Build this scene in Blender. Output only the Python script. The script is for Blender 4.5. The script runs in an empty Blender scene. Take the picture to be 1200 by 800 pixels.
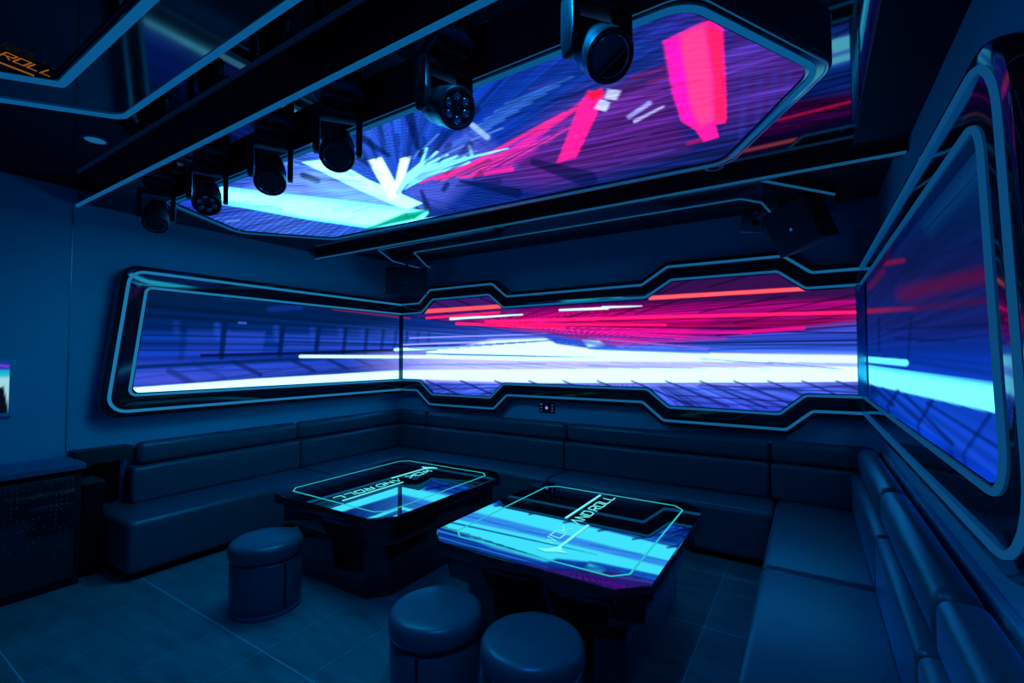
import bpy, bmesh, math
import numpy as np
from mathutils import Vector, Matrix

C = bpy.context.scene.collection
PI = math.pi
rng = np.random.default_rng(7)

# ------------------------------------------------------------------ camera
F, H = 548.0, 1.65
PIT = math.atan(18 / F)
TH = math.atan(348 / F * math.cos(PIT))
FW = np.array([-math.sin(TH) * math.cos(PIT), math.cos(TH) * math.cos(PIT), math.sin(PIT)])
RT = np.array([math.cos(TH), math.sin(TH), 0.0])
UP = np.cross(RT, FW)
EYE = np.array([0, 0, H])


def project(P):
    v = P - EYE
    d = v @ FW
    return 600 + F * (v @ RT) / d, 400 - F * (v @ UP) / d


cam_d = bpy.data.cameras.new('camera')
cam = bpy.data.objects.new('camera', cam_d)
C.objects.link(cam)
cam_d.sensor_width = 36
cam_d.lens = F / 1200 * 36
cam_d.clip_start = 0.03
cam.location = EYE
cam.rotation_euler = (PI / 2 + PIT, 0, TH)
bpy.context.scene.camera = cam

# ------------------------------------------------------------------ colours and materials


def lin(v):
    v = np.asarray(v, float) / 255.0
    return np.where(v <= 0.04045, v / 12.92, ((v + 0.055) / 1.055) ** 2.4)


def mat(name, base, rough=0.5, metal=0.0, spec=0.5, tint=(0.02, 0.60, 1.0)):
    """coloured diffuse under a tinted sheen (fresnel), or a tinted metal"""
    m = bpy.data.materials.new(name)
    m.use_nodes = True
    nt = m.node_tree
    nt.nodes.clear()
    o = nt.nodes.new('ShaderNodeOutputMaterial')
    g = nt.nodes.new('ShaderNodeBsdfGlossy')
    g.name = 'gloss'
    g.inputs['Roughness'].default_value = rough
    g.inputs['Color'].default_value = (*(base if metal else tint), 1)
    d = nt.nodes.new('ShaderNodeBsdfDiffuse')
    d.name = 'diffuse'
    d.inputs['Color'].default_value = (*base, 1)
    if metal:
        nt.links.new(g.outputs[0], o.inputs['Surface'])
        return m
    fr = nt.nodes.new('ShaderNodeFresnel')
    fr.inputs['IOR'].default_value = 1.5
    mu = nt.nodes.new('ShaderNodeMath')
    mu.operation = 'MULTIPLY'
    mu.inputs[1].default_value = spec * 2
    mu.use_clamp = True
    nt.links.new(fr.outputs[0], mu.inputs[0])
    mx = nt.nodes.new('ShaderNodeMixShader')
    nt.links.new(mu.outputs[0], mx.inputs[0])
    nt.links.new(d.outputs[0], mx.inputs[1])
    nt.links.new(g.outputs[0], mx.inputs[2])
    nt.links.new(mx.outputs[0], o.inputs['Surface'])
    return m


def noise_rough(m, scale, lo, hi, bump=0.0, bscale=None):
    """procedural variation of the roughness and a fine bump"""
    nt = m.node_tree
    b = nt.nodes['gloss']
    tc = nt.nodes.new('ShaderNodeTexCoord')
    n = nt.nodes.new('ShaderNodeTexNoise')
    n.inputs['Scale'].default_value = scale
    n.inputs['Detail'].default_value = 4
    nt.links.new(tc.outputs['Object'], n.inputs['Vector'])
    mr = nt.nodes.new('ShaderNodeMapRange')
    mr.inputs['To Min'].default_value = lo
    mr.inputs['To Max'].default_value = hi
    nt.links.new(n.outputs['Fac'], mr.inputs['Value'])
    nt.links.new(mr.outputs['Result'], b.inputs['Roughness'])
    if bump:
        n2 = nt.nodes.new('ShaderNodeTexNoise')
        n2.inputs['Scale'].default_value = bscale or scale * 10
        nt.links.new(tc.outputs['Object'], n2.inputs['Vector'])
        bp = nt.nodes.new('ShaderNodeBump')
        bp.inputs['Strength'].default_value = bump
        bp.inputs['Distance'].default_value = 0.002
        nt.links.new(n2.outputs['Fac'], bp.inputs['Height'])
        nt.links.new(bp.outputs['Normal'], b.inputs['Normal'])
        nt.links.new(bp.outputs['Normal'], nt.nodes['diffuse'].inputs['Normal'])
    return m


def emit(name, rgb255, k=1.0):
    m = bpy.data.materials.new(name)
    m.use_nodes = True
    nt = m.node_tree
    nt.nodes.clear()
    o = nt.nodes.new('ShaderNodeOutputMaterial')
    e = nt.nodes.new('ShaderNodeEmission')
    e.inputs['Color'].default_value = (*lin(rgb255), 1)
    e.inputs['Strength'].default_value = k
    nt.links.new(e.outputs[0], o.inputs['Surface'])
    return m


def led_mat(name, k=1.0):
    """an LED matrix: the picture is stored per pixel on the panel"""
    m = bpy.data.materials.new(name)
    m.use_nodes = True
    nt = m.node_tree
    nt.nodes.clear()
    o = nt.nodes.new('ShaderNodeOutputMaterial')
    e = nt.nodes.new('ShaderNodeEmission')
    a = nt.nodes.new('ShaderNodeAttribute')
    a.attribute_name = 'led'
    nt.links.new(a.outputs['Color'], e.inputs['Color'])
    e.inputs['Strength'].default_value = k
    nt.links.new(e.outputs[0], o.inputs['Surface'])
    return m


def mirror_mat(name, tint, rough=0.02, base=(0.001, 0.002, 0.004)):
    """black tinted mirror glass"""
    m = bpy.data.materials.new(name)
    m.use_nodes = True
    nt = m.node_tree
    nt.nodes.clear()
    o = nt.nodes.new('ShaderNodeOutputMaterial')
    g = nt.nodes.new('ShaderNodeBsdfGlossy')
    g.inputs['Color'].default_value = (*tint, 1)
    g.inputs['Roughness'].default_value = rough
    d = nt.nodes.new('ShaderNodeBsdfDiffuse')
    d.inputs['Color'].default_value = (*base, 1)
    ad = nt.nodes.new('ShaderNodeAddShader')
    nt.links.new(g.outputs[0], ad.inputs[0])
    nt.links.new(d.outputs[0], ad.inputs[1])
    nt.links.new(ad.outputs[0], o.inputs['Surface'])
    return m


WALL = noise_rough(mat('wall_paint', (0.002, 0.39, 0.74), 0.6, spec=0.25), 3, 0.5, 0.65)
CEIL_BLACK = noise_rough(mat('ceiling_black_paint', (0.002, 0.012, 0.028), 0.5, spec=0.2), 5, 0.45, 0.6)
CEIL_GLOSS = mirror_mat('ceiling_black_mirror', (0.07, 0.20, 0.24), 0.03)
CEIL_GLOSS2 = mirror_mat('ceiling_upper_mirror', (0.022, 0.06, 0.085), 0.025)
BLACK_GLOSS = noise_rough(mat('black_gloss', (0.001, 0.011, 0.024), 0.08, spec=0.9, tint=(0.25, 0.8, 1.0)), 6, 0.05, 0.10)
BLACK_MATTE = noise_rough(mat('black_matte', (0.001, 0.008, 0.018), 0.5, spec=0.25), 8, 0.4, 0.55)
LEATHER = noise_rough(mat('navy_leather', (0.001, 0.080, 0.150), 0.34, spec=0.75), 7, 0.27, 0.40, 0.22, 260)
PLINTH = noise_rough(mat('plinth_black', (0.001, 0.004, 0.009), 0.6, spec=0.1), 5, 0.5, 0.7)
METAL = noise_rough(mat('dark_metal', (0.03, 0.22, 0.36), 0.3, metal=1.0), 9, 0.25, 0.38)
CHROME = noise_rough(mat('blue_chrome', (0.08, 0.5, 0.68), 0.15, metal=1.0), 9, 0.1, 0.2)
STUD = noise_rough(mat('stud_metal', (0.01, 0.12, 0.2), 0.3, metal=1.0), 9, 0.25, 0.35)
FIXTURE = noise_rough(mat('fixture_black_plastic', (0.001, 0.006, 0.012), 0.3, spec=0.5, tint=(0.2, 0.7, 1.0)), 12, 0.28, 0.4)
LENS = noise_rough(mat('lens_glass', (0.001, 0.004, 0.009), 0.05, spec=0.9, tint=(0.3, 0.8, 1.0)), 8, 0.03, 0.07)
TABLE_GLASS = mirror_mat('table_mirror_glass', (0.055, 0.47, 0.50), 0.012)
TABLE_SIDE = noise_rough(mat('table_black_lacquer', (0.001, 0.004, 0.010), 0.1, spec=1.0, tint=(0.2, 0.7, 1.0)), 6, 0.07, 0.12)
GRILLE_CLOTH = noise_rough(mat('speaker_grille', (0.001, 0.040, 0.090), 0.6, spec=0.2), 60, 0.5, 0.7)
COUNTER = noise_rough(mat('counter_stone', (0.001, 0.10, 0.24), 0.4, spec=0.4), 6, 0.35, 0.5)
TUBE_LEFT = emit('light_tube_left', (24, 116, 168))
TUBE_BACK = emit('light_tube_back', (16, 92, 142))
TUBE_RIGHT = emit('light_tube_right', (10, 70, 118))
TUBE_CEIL = emit('light_tube_ceiling', (8, 84, 138))
TUBE_DIM = emit('light_tube_dim', (14, 78, 120))
TABLE_LINE = emit('table_light_line', (40, 200, 205))
TABLE_TEXT = emit('table_lettering', (120, 250, 255))
ORANGE = emit('reflected_orange', (140, 78, 20))  # glow of the lettering that stands in for a reflection
DOWN = emit('downlight_glow', (18, 92, 135))
SOCKET_GLOW = emit('switch_glow', (150, 120, 255))
LED = led_mat('led_matrix', 1.0)


def floor_mat():
    m = mat('floor_tiles', (0.002, 0.17, 0.33), 0.5, spec=0.3)
    nt = m.node_tree
    tc = nt.nodes.new('ShaderNodeTexCoord')
    sp = nt.nodes.new('ShaderNodeSeparateXYZ')
    nt.links.new(tc.outputs['Object'], sp.inputs[0])

    def mth(op, a, bb=None, clamp=False):
        n = nt.nodes.new('ShaderNodeMath')
        n.operation = op
        n.use_clamp = clamp
        for i, v in enumerate((a, bb)):
            if v is None:
                continue
            if isinstance(v, (int, float)):
                n.inputs[i].default_value = v
            else:
                nt.links.new(v, n.inputs[i])
        return n.outputs[0]

    def seam(sock, off, per, w):
        t = mth('SUBTRACT', sock, off - per / 2)
        t = mth('FLOORED_MODULO', t, per)
        t = mth('ABSOLUTE', mth('SUBTRACT', t, per / 2))
        return mth('LESS_THAN', t, w)
    gx = mth('MULTIPLY', seam(sp.outputs['X'], -2.62, 0.41, 0.0018), 0.6)
    gy = mth('MULTIPLY', seam(sp.outputs['Y'], 1.512, 0.79, 0.0026), 1.0)
    g = mth('MAXIMUM', gx, gy)
    n = nt.nodes.new('ShaderNodeTexNoise')
    n.inputs['Scale'].default_value = 3.0
    n.inputs['Detail'].default_value = 8
    mp = nt.nodes.new('ShaderNodeMapping')
    mp.inputs['Scale'].default_value = (1, 4, 1)
    nt.links.new(tc.outputs['Object'], mp.inputs[0])
    nt.links.new(mp.outputs[0], n.inputs['Vector'])
    cr = nt.nodes.new('ShaderNodeValToRGB')
    cr.color_ramp.elements[0].position = 0.3
    cr.color_ramp.elements[0].color = (0.001, 0.110, 0.185, 1)
    cr.color_ramp.elements[1].position = 0.72
    cr.color_ramp.elements[1].color = (0.002, 0.190, 0.310, 1)
    nt.links.new(n.outputs['Fac'], cr.inputs[0])
    mx = nt.nodes.new('ShaderNodeMix')
    mx.data_type = 'RGBA'
    nt.links.new(g, mx.inputs['Factor'])
    nt.links.new(cr.outputs[0], mx.inputs[6])
    mx.inputs[7].default_value = (0.01, 0.48, 0.72, 1)
    nt.links.new(mx.outputs[2], nt.nodes['diffuse'].inputs['Color'])
    mr = nt.nodes.new('ShaderNodeMapRange')
    mr.inputs['To Min'].default_value = 0.38
    mr.inputs['To Max'].default_value = 0.55
    nt.links.new(n.outputs['Fac'], mr.inputs['Value'])
    nt.links.new(mr.outputs['Result'], nt.nodes['gloss'].inputs['Roughness'])
    return m


FLOOR = floor_mat()

# ------------------------------------------------------------------ mesh helpers


class MB:
    """collects shapes and links them as ONE mesh object"""

    def __init__(s):
        s.bm = bmesh.new()

    def box(s, x0, x1, y0, y1, z0, z1, bev=0.0, seg=3, M=None):
        t = bmesh.new()
        bmesh.ops.create_cube(t, size=1)
        for v in t.verts:
            v.co = Vector(((x0 + x1) / 2 + v.co.x * (x1 - x0), (y0 + y1) / 2 + v.co.y * (y1 - y0), (z0 + z1) / 2 + v.co.z * (z1 - z0)))
        if bev:
            bmesh.ops.bevel(t, geom=list(t.edges), offset=bev, segments=seg, profile=0.5, affect='EDGES', clamp_overlap=True)
        return s._add(t, M)

    def _add(s, t, M=None):
        mp = {}
        for v in t.verts:
            mp[v] = s.bm.verts.new(M @ v.co if M else v.co)
        for f in t.faces:
            try:
                s.bm.faces.new([mp[v] for v in f.verts])
            except ValueError:
                pass
        t.free()
        return s

    def prism(s, pts, z0, z1, bev=0.0, seg=2, M=None):
        t = bmesh.new()
        a = [t.verts.new((x, y, z0)) for x, y in pts]
        b = [t.verts.new((x, y, z1)) for x, y in pts]
        n = len(pts)
        t.faces.new(a[::-1])
        t.faces.new(b)
        for i in range(n):
            t.faces.new((a[i], a[(i + 1) % n], b[(i + 1) % n], b[i]))
        bmesh.ops.recalc_face_normals(t, faces=list(t.faces))
        if bev:
            bmesh.ops.bevel(t, geom=list(t.edges), offset=bev, segments=seg, profile=0.5, affect='EDGES', clamp_overlap=True)
        return s._add(t, M)

    def lathe(s, prof, n=40, M=None):
        t = bmesh.new()
        rings = []
        for r, z in prof:
            if r < 1e-6:
                rings.append([t.verts.new((0, 0, z))])
            else:
                rings.append([t.verts.new((r * math.cos(2 * PI * k / n), r * math.sin(2 * PI * k / n), z)) for k in range(n)])
        for A, B in zip(rings, rings[1:]):
            for k in range(n):
                q = [A[k % len(A)], A[(k + 1) % len(A)], B[(k + 1) % len(B)], B[k % len(B)]]
                u = []
                for v in q:
                    if v not in u:
                        u.append(v)
                if len(u) > 2:
                    t.faces.new(u)
        bmesh.ops.recalc_face_normals(t, faces=list(t.faces))
        return s._add(t, M)

    def tube(s, path, r, normal, closed=False, n=10, flat=1.0):
        """round tube along a planar path"""
        P = [Vector(p) for p in path]
        N = Vector(normal).normalized()
        m = len(P)
        rings = []
        for i, p in enumerate(P):
            a = P[(i - 1) % m] if (closed or i) else None
            b = P[(i + 1) % m] if (closed or i < m - 1) else None
            d1 = (p - a).normalized() if a is not None else None
            d2 = (b - p).normalized() if b is not None else None
            t = ((d1 or d2) + (d2 or d1)).normalized()
            side = N.cross(t).normalized()
            k = 1 / max(0.5, t.dot(d1 or d2))
            rr = r[i] if isinstance(r, (list, tuple)) else r
            rings.append([s.bm.verts.new(p + N * (rr * flat * math.cos(q)) + side * (rr * k * math.sin(q))) for q in [2 * PI * j / n for j in range(n)]])
        for i in range(m if closed else m - 1):
            A, B = rings[i], rings[(i + 1) % m]
            for j in range(n):
                s.bm.faces.new((A[j], A[(j + 1) % n], B[(j + 1) % n], B[j]))
        if not closed:
            s.bm.faces.new(rings[0])
            s.bm.faces.new(rings[-1][::-1])
        return s

    def loft(s, rings, closed=False, ringclosed=False):
        """quads between rings of equal length (lists of 3-D points)"""
        V = [[s.bm.verts.new(p) for p in r] for r in rings]
        n = len(rings[0])
        K = len(V)
        for k in range(K if ringclosed else K - 1):
            A, B = V[k], V[(k + 1) % K]
            for i in range(n if closed else n - 1):
                j = (i + 1) % n
                s.bm.faces.new((A[i], A[j], B[j], B[i]))
        if not closed and K > 2:
            for e in (0, n - 1):
                try:
                    s.bm.faces.new([V[k][e] for k in range(K)])
                except ValueError:
                    pass
        return s

    def build(s, name, m, parent=None, smooth=None, local=False):
        bmesh.ops.recalc_face_normals(s.bm, faces=list(s.bm.faces))
        me = bpy.data.meshes.new(name)
        s.bm.to_mesh(me)
        s.bm.free()
        if smooth is not None:
            me.polygons.foreach_set('use_smooth', [True] * len(me.polygons))
            me.set_sharp_from_angle(angle=math.radians(smooth))
        me.materials.append(m)
        o = bpy.data.objects.new(name, me)
        C.objects.link(o)
        if parent is not None:
            if not local:
                off = root_pos(parent)
                me.transform(Matrix.Translation(-off))
            o.parent = parent
        return o


def root_pos(o):
    p = Vector((0, 0, 0))
    while o is not None:
        p += o.location
        o = o.parent
    return p


def thing(name, label, cat, loc=(0, 0, 0), rz=0.0, group=None):
    o = bpy.data.objects.new(name, None)
    o.empty_display_size = 0.1
    C.objects.link(o)
    o.location = loc
    o.rotation_euler = (0, 0, rz)
    return tag(o, label, cat, group)


def tag(o, label, cat, group=None):
    o['label'] = label
    o['category'] = cat
    if group:
        o['group'] = group
    return o


def struct(o):
    o['kind'] = 'structure'
    return o


def copy_tree(o, parent=None):
    c = o.copy()
    C.objects.link(c)
    if parent is not None:
        c.parent = parent
    for ch in [q for q in bpy.data.objects if q.parent == o]:
        copy_tree(ch, c)
    return c


def offset(pts, d, closed=False):
    """mitred offset to the left of the path"""
    P = [np.array(p, float) for p in pts]
    n = len(P)
    out = []
    for i in range(n):
        a = P[(i - 1) % n] if (closed or i) else None
        b = P[(i + 1) % n] if (closed or i < n - 1) else None
        d1 = (P[i] - a) / np.linalg.norm(P[i] - a) if a is not None else None
        d2 = (b - P[i]) / np.linalg.norm(b - P[i]) if b is not None else None
        if d1 is None:
            d1 = d2
        if d2 is None:
            d2 = d1
        n1 = np.array([-d1[1], d1[0]])
        n2 = np.array([-d2[1], d2[0]])
        mm = n1 + n2
        mm = mm / (mm @ mm) * 2
        out.append(P[i] + mm * d)
    return out


def fillet(pts, r, closed=False, k=7):
    P = [np.array(p, float) for p in pts]
    n = len(P)
    rr = r if isinstance(r, (list, tuple)) else [r] * n
    out = []
    for i in range(n):
        if not closed and i in (0, n - 1):
            out.append(P[i])
            continue
        a, b = P[(i - 1) % n], P[(i + 1) % n]
        u, v = a - P[i], b - P[i]
        lu, lv = np.linalg.norm(u), np.linalg.norm(v)
        u, v = u / lu, v / lv
        ang = math.acos(np.clip(u @ v, -1, 1))
        t = min(rr[i] / math.tan(ang / 2), 0.48 * lu, 0.48 * lv)
        p0, p2 = P[i] + u * t, P[i] + v * t
        for j in range(k + 1):
            q = j / k
            # rational quadratic = circular arc
            w = math.sin(ang / 2)
            c0, c1, c2 = (1 - q) ** 2, 2 * q * (1 - q) * w, q * q
            out.append((c0 * p0 + c1 * P[i] + c2 * p2) / (c0 + c1 + c2))
    return out


# ------------------------------------------------------------------ room
XL, XR, YB, YF = -4.95, 0.50, 4.82, -1.6
FL, FR, FB = -4.815, 0.365, 4.69           # front planes of the screen frames
ZU, ZT, ZR = 3.0, 2.89, 2.976              # upper ceiling, lower tray, rear recess
YBEAM, YREAR = 1.27, 3.42

struct(MB().box(XL - .1, XR + .1, YF - .1, YB + .1, -.08, 0).build('floor', FLOOR))
struct(MB().box(XL - .1, XL, YF - .1, YB + .1, 0, ZU + .1).build('wall_left', WALL))
struct(MB().box(XL, XR, YB, YB + .1, 0, ZU + .1).build('wall_back', WALL))
struct(MB().box(XR, XR + .1, YF - .1, YB + .1, 0, ZU + .1).build('wall_right', WALL))
struct(MB().box(XL, XR, YF - .1, YF, 0, ZU + .1).build('wall_front', WALL))
struct(MB().box(XL, XR, YF, YBEAM, ZU, ZU + .1).build('ceiling', CEIL_GLOSS2))
struct(MB().box(XL, 0.235, YBEAM + .03, YREAR, ZT, ZU + .1).build('ceiling_tray', CEIL_GLOSS))
struct(MB().box(0.235, XR, YBEAM + .03, YREAR, ZT - .003, ZU + .1).build('ceiling_border', CEIL_BLACK))
struct(MB().box(XL, XR, YBEAM, YBEAM + .03, 2.872, ZU + .1).build('ceiling_beam', BLACK_GLOSS))
struct(MB().box(XL, XR, YREAR, YREAR + .07, 2.818, ZU + .1).build('ceiling_beam', BLACK_GLOSS))
struct(MB().box(XL, XR, YREAR + .07, YB, ZR, ZU + .1).build('ceiling_rear', CEIL_BLACK))
# wall panel joints and the rail above the sofas
struct(MB().box(XL, XL + .004, 1.243, 1.249, .9, ZT).build('trim_1', METAL))
struct(MB().box(XL, XL + .03, 1.62, YB, .862, .905, .006).build('trim_2', WALL))
struct(MB().box(XL + .03, XR - .03, YB - .03, YB, .862, .905, .006).build('trim_3', WALL))
struct(MB().box(XR - .03, XR, .3, YB, .862, .905, .006).build('trim_4', WALL))
# corner posts between the screens
struct(MB().box(FL - .02, FL + .006, FB - .012, FB + .02, 1.34, 2.24, .003).build('trim_5', BLACK_GLOSS))
struct(MB().box(FR - .036, FR + .02, FB - .030, FB + .02, 1.335, 2.235, .005).build('trim_6', CHROME))
struct(MB().tube([(FR - .012, FB - .01, 2.45), (FR - .012, FB - .01, 2.68)], .013, (1, 0, 0)).build('trim_7', METAL, smooth=40))

# ------------------------------------------------------------------ LED pictures


class Paint:
    def __init__(s, P):
        s.x, s.y = project(P)
        s.c = np.zeros((len(P), 3))

    def mix(s, a, col):
        a = np.clip(a, 0, 1)[:, None]
        s.c = s.c * (1 - a) + np.asarray(col) * a

    def add(s, a, col):
        s.c = s.c + np.clip(a, 0, 1)[:, None] * np.asarray(col)

    def grad(s, axis, stops):
        """vertical or horizontal colour ramp: stops = [(coordinate, colour)]"""
        t = s.y if axis == 'y' else s.x
        k = [q[0] for q in stops]
        s.c = np.stack([np.interp(t, k, [q[1][i] for q in stops]) for i in range(3)], 1)

    def dist(s, p0, p1):
        ax, ay = p0
        bx, by = p1
        dx, dy = bx - ax, by - ay
        L2 = dx * dx + dy * dy
        t = np.clip(((s.x - ax) * dx + (s.y - ay) * dy) / L2, 0, 1)
        return np.hypot(s.x - ax - t * dx, s.y - ay - t * dy), t

    def line(s, p0, p1, w, col, a=1.0, soft=1.2, w1=None, fade=(1, 1), add=False):
        d, t = s.dist(p0, p1)
        ww = w + ((w if w1 is None else w1) - w) * t
        al = np.clip((ww / 2 - d) / soft + .5, 0, 1) * a * (fade[0] + (fade[1] - fade[0]) * t)
        (s.add if add else s.mix)(al, col)

    def curve(s, pts, w, col, a=1.0, soft=1.2, w1=None):
        D = np.full(len(s.x), 1e9)
        n = len(pts) - 1
        W = np.zeros(len(s.x))
        for i in range(n):
            d, t = s.dist(pts[i], pts[i + 1])
            m = d < D
            D = np.where(m, d, D)
            W = np.where(m, w + ((w if w1 is None else w1) - w) * ((i + t) / n), W)
        s.mix(np.clip((W / 2 - D) / soft + .5, 0, 1) * a, col)

    def polymask(s, pts, soft=2.0):
        ins = np.zeros(len(s.x), bool)
        D = np.full(len(s.x), 1e9)
        n = len(pts)
        for i in range(n):
            (x0, y0), (x1, y1) = pts[i], pts[(i + 1) % n]
            if y0 != y1:
                c = (y0 > s.y) != (y1 > s.y)
                ins ^= c & (s.x < (x1 - x0) * (s.y - y0) / (y1 - y0) + x0)
            D = np.minimum(D, s.dist((x0, y0), (x1, y1))[0])
        sd = np.where(ins, D, -D)
        return np.clip(sd / soft + .5, 0, 1)

    def poly(s, pts, col, a=1.0, soft=2.0):
        s.mix(s.polymask(pts, soft) * a, col)

    def rays(s, f, n, lo, hi, seed=0, mask=1.0, power=1.0, rmin=0, rad=0.0):
        """brightness streaks that radiate from a point"""
        g = np.random.default_rng(seed)
        tab = g.random(n)
        th = (np.arctan2(s.y - f[1], s.x - f[0]) / (2 * PI) + .5)
        u = th * n
        if rad:
            u = u + rad * np.hypot(s.x - f[0], s.y - f[1])
        i = np.floor(u).astype(int)
        fr = u - i
        fr = fr * fr * (3 - 2 * fr)
        v = tab[i % n] * (1 - fr) + tab[(i + 1) % n] * fr
        v = lo + (hi - lo) * v ** power
        s.c = s.c * (1 + (v - 1) * mask)[:, None]

    def stripes(s, d, per, lo, phase=0, mask=1.0):
        u = (s.x * d[0] + s.y * d[1]) / per + phase
        v = .5 + .5 * np.cos(2 * PI * u)
        v = lo + (1 - lo) * v
        s.c = s.c * (1 + (v - 1) * mask)[:, None]


def sm(t, a, b):
    q = np.clip((t - a) / (b - a), 0, 1)
    return q * q * (3 - 2 * q)


def K(r, g, b, k=1.0):
    return lin((r, g, b)) * k


WHITE = np.array([0.86, 1.62, 1.95])
WHITE2 = np.array([0.66, 0.64, 1.85])
CYAN = np.array([0.16, 1.2, 1.6])
PINK = np.array([4.6, 0.016, 0.24])
HOT = np.array([1.9, 0.10, 0.12])
MAG = np.array([0.66, 0.003, 0.27])


def paint_walls(P):
    p = Paint(P)
    x, y = p.x, p.y
    # ---- base ramps: left part and right part
    p.grad('y', [(325, K(0, 42, 92)), (355, K(0, 38, 90)), (378, K(0, 40, 104)), (392, K(6, 52, 150)), (405, K(14, 60, 176)), (418, K(20, 56, 180)), (428, K(40, 78, 222)), (445, K(64, 96, 244)), (480, K(60, 84, 235))])
    left = p.c
    p.grad('y', [(310, K(46, 8, 70)), (350, K(62, 6, 88)), (378, K(72, 6, 104)), (392, K(30, 40, 190)), (408, K(60, 110, 250, 1.1)), (446, K(80, 116, 255, 1.05)), (485, K(48, 66, 222))])
    t = sm(x, 480, 620)[:, None]
    p.c = left * (1 - t) + p.c * t
    mid = sm(x, 360, 520) * (1 - sm(x, 620, 760))
    p.mix(mid * sm(y, 372, 398) * (1 - sm(y, 425, 440)) * .75, K(60, 105, 245, 1.1))
    p.mix(sm(x, 440, 500) * (1 - sm(x, 560, 640)) * sm(y, 356, 366) * (1 - sm(y, 378, 392)) * .8, K(10, 48, 150))
    p.rays((700, 405), 640, .35, 1.5, 3, mask=.85)
    p.rays((700, 405), 150, .55, 1.4, 5, mask=.7)
    # ---- left screen: broken grid of dark joints between long dark bars
    dk = K(0, 22, 66)
    for xx, k in ((215, .4), (262, 1), (330, 1), (372, 1), (404, .9), (429, .8), (448, .7), (463, .6), (476, .6), (489, .5), (502, .5)):
        h = 1 - (xx - 200) / 480
        yt = 383 + (xx - 260) * .045
        yb = 418 - (xx - 260) * .028
        p.line((xx - 9 * h, yt - 2), (xx - 8 * h, yt + 11), 8 * h, K(40, 90, 236), .45 * k, 5)
        p.poly([(xx + 5 * h, yt + 5), (xx + 56 * h, yt + 6), (xx + 52 * h, yb - 4), (xx + 3 * h, yb - 3)], K(46, 84, 232), .5 * k, 4)
        p.curve([(xx + 3 * h, yt - 4), (xx, yt + 8), (xx - 3 * h, yb)], 6 * h + 1, K(0, 30, 84), .85 * k, 2)
        p.line((xx + 12, yb + 6), (xx + 12 + 36 * h, yb + 6 + 17 * h), 5 * h + .8, K(20, 34, 110), .8 * k, 1.6)
    for y0, y1, w in ((362, 384, 2.2), (371, 389, 1.8), (380, 393, 2.2), (392, 398.5, 2.4), (402, 403.5, 2.0), (410, 408, 2.2)):
        p.line((155, y0), (560, y1 + 2), w, K(0, 32, 84), .8, 1.6, fade=(1, .5))
    p.line((236, 416.5), (463, 410.5), 3.4, K(0, 20, 62), .95)
    p.line((157, 430), (352, 420), 4.2, K(0, 40, 104), .9, 1.8)
    p.line((330, 400), (512, 404.5), 1.8, dk, .8)
    for q in (((160, 443), (262, 430)), ((225, 449), (365, 428)), ((300, 444), (420, 431)), ((160, 436), (330, 432)), ((360, 437), (560, 427)), ((420, 421), (520, 430)), ((400, 432), (520, 421))):
        p.line(*q, 1.6, K(20, 50, 140), .65)
    p.poly([(156, 438), (200, 434), (250, 446), (170, 452)], K(80, 84, 230), .3, 6)
    p.line((128 + 70, 434), (226, 449), 7, K(20, 46, 130), .7, 3)
    p.line((262, 349), (330, 352), 5, K(10, 66, 150), .35, 5)
    p.line((316, 362), (352, 360), 6, K(20, 60, 170), .5, 4)
    p.line((280, 378), (288, 378.5), 2.4, K(70, 110, 250), .7, 1.5)
    # ---- magenta wedge of the right half
    wedge = [(515, 372), (640, 362), (1010, 348), (1010, 384), (900, 389), (800, 402), (700, 402), (640, 389)]
    p.poly(wedge, MAG, .55, 8)
    p.poly([(560, 376), (700, 364), (840, 370), (800, 396), (720, 404), (640, 388)], np.array([1.15, .003, .30]), .5, 12)
    wm = p.polymask(wedge, 8)
    p.rays((585, 381), 1500, .12, 1.6, 11, mask=wm)
    p.rays((585, 381), 420, .35, 1.45, 12, mask=wm * .8)
    # purple pocket in the notches
    p.poly([(745, 352), (775, 325), (905, 312), (945, 338), (1010, 336), (1010, 350), (760, 354)], K(58, 18, 82), .85, 4)
    p.poly([(488, 372), (500, 352), (575, 344), (600, 362)], K(66, 26, 116), .85, 3)
    for q in (((505, 352), (530, 362)), ((530, 349), (562, 362)), ((556, 346), (590, 360)), ((770, 345), (820, 324)), ((830, 336), (905, 316)), ((900, 366), (1008, 344)), ((820, 366), (920, 347)), ((745, 368), (800, 350)), ((860, 378), (1008, 356)), ((520, 366), (545, 374)), ((555, 364), (585, 375)), ((700, 376), (750, 360)), ((930, 378), (1008, 366)), ((660, 374), (690, 364))):
        p.line(*q, 1.8, K(24, 4, 44), .75)
    # ---- blue right end with fine lines
    p.poly([(780, 404), (900, 390), (1010, 376), (1010, 420), (800, 416)], K(56, 96, 244, 1.05), .7, 8)
    bm_ = sm(x, 760, 860) * sm(y, 379, 392) * (1 - sm(y, 414, 420))
    p.rays((600, 404), 1700, .2, 1.45, 21, mask=bm_ * .95)
    p.line((840, 393), (1010, 381), 2.4, K(16, 10, 84), .85)
    p.line((760, 403), (1010, 398), 2.6, K(8, 22, 96), .85)
    p.line((880, 388), (1010, 390), 2.2, K(8, 22, 96), .8)
    p.line((830, 410), (1010, 405), 1.6, K(20, 50, 160), .7)
    # ---- the white band: bright, softer, bright
    m = p.polymask([(300, 416), (520, 411), (575, 398), (640, 396), (652, 404), (700, 410), (800, 413), (1012, 416), (1012, 448), (880, 450), (640, 450), (470, 446), (300, 450)], 5)
    p.mix(m * sm(x, 400, 560) * .92, WHITE2)
    p.poly([(500, 412), (580, 399), (640, 397), (652, 403.5), (700, 410), (800, 413.5), (1012, 417), (1012, 424.5), (800, 423), (620, 422.5), (500, 419)], WHITE, .97, 2.5)
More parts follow.
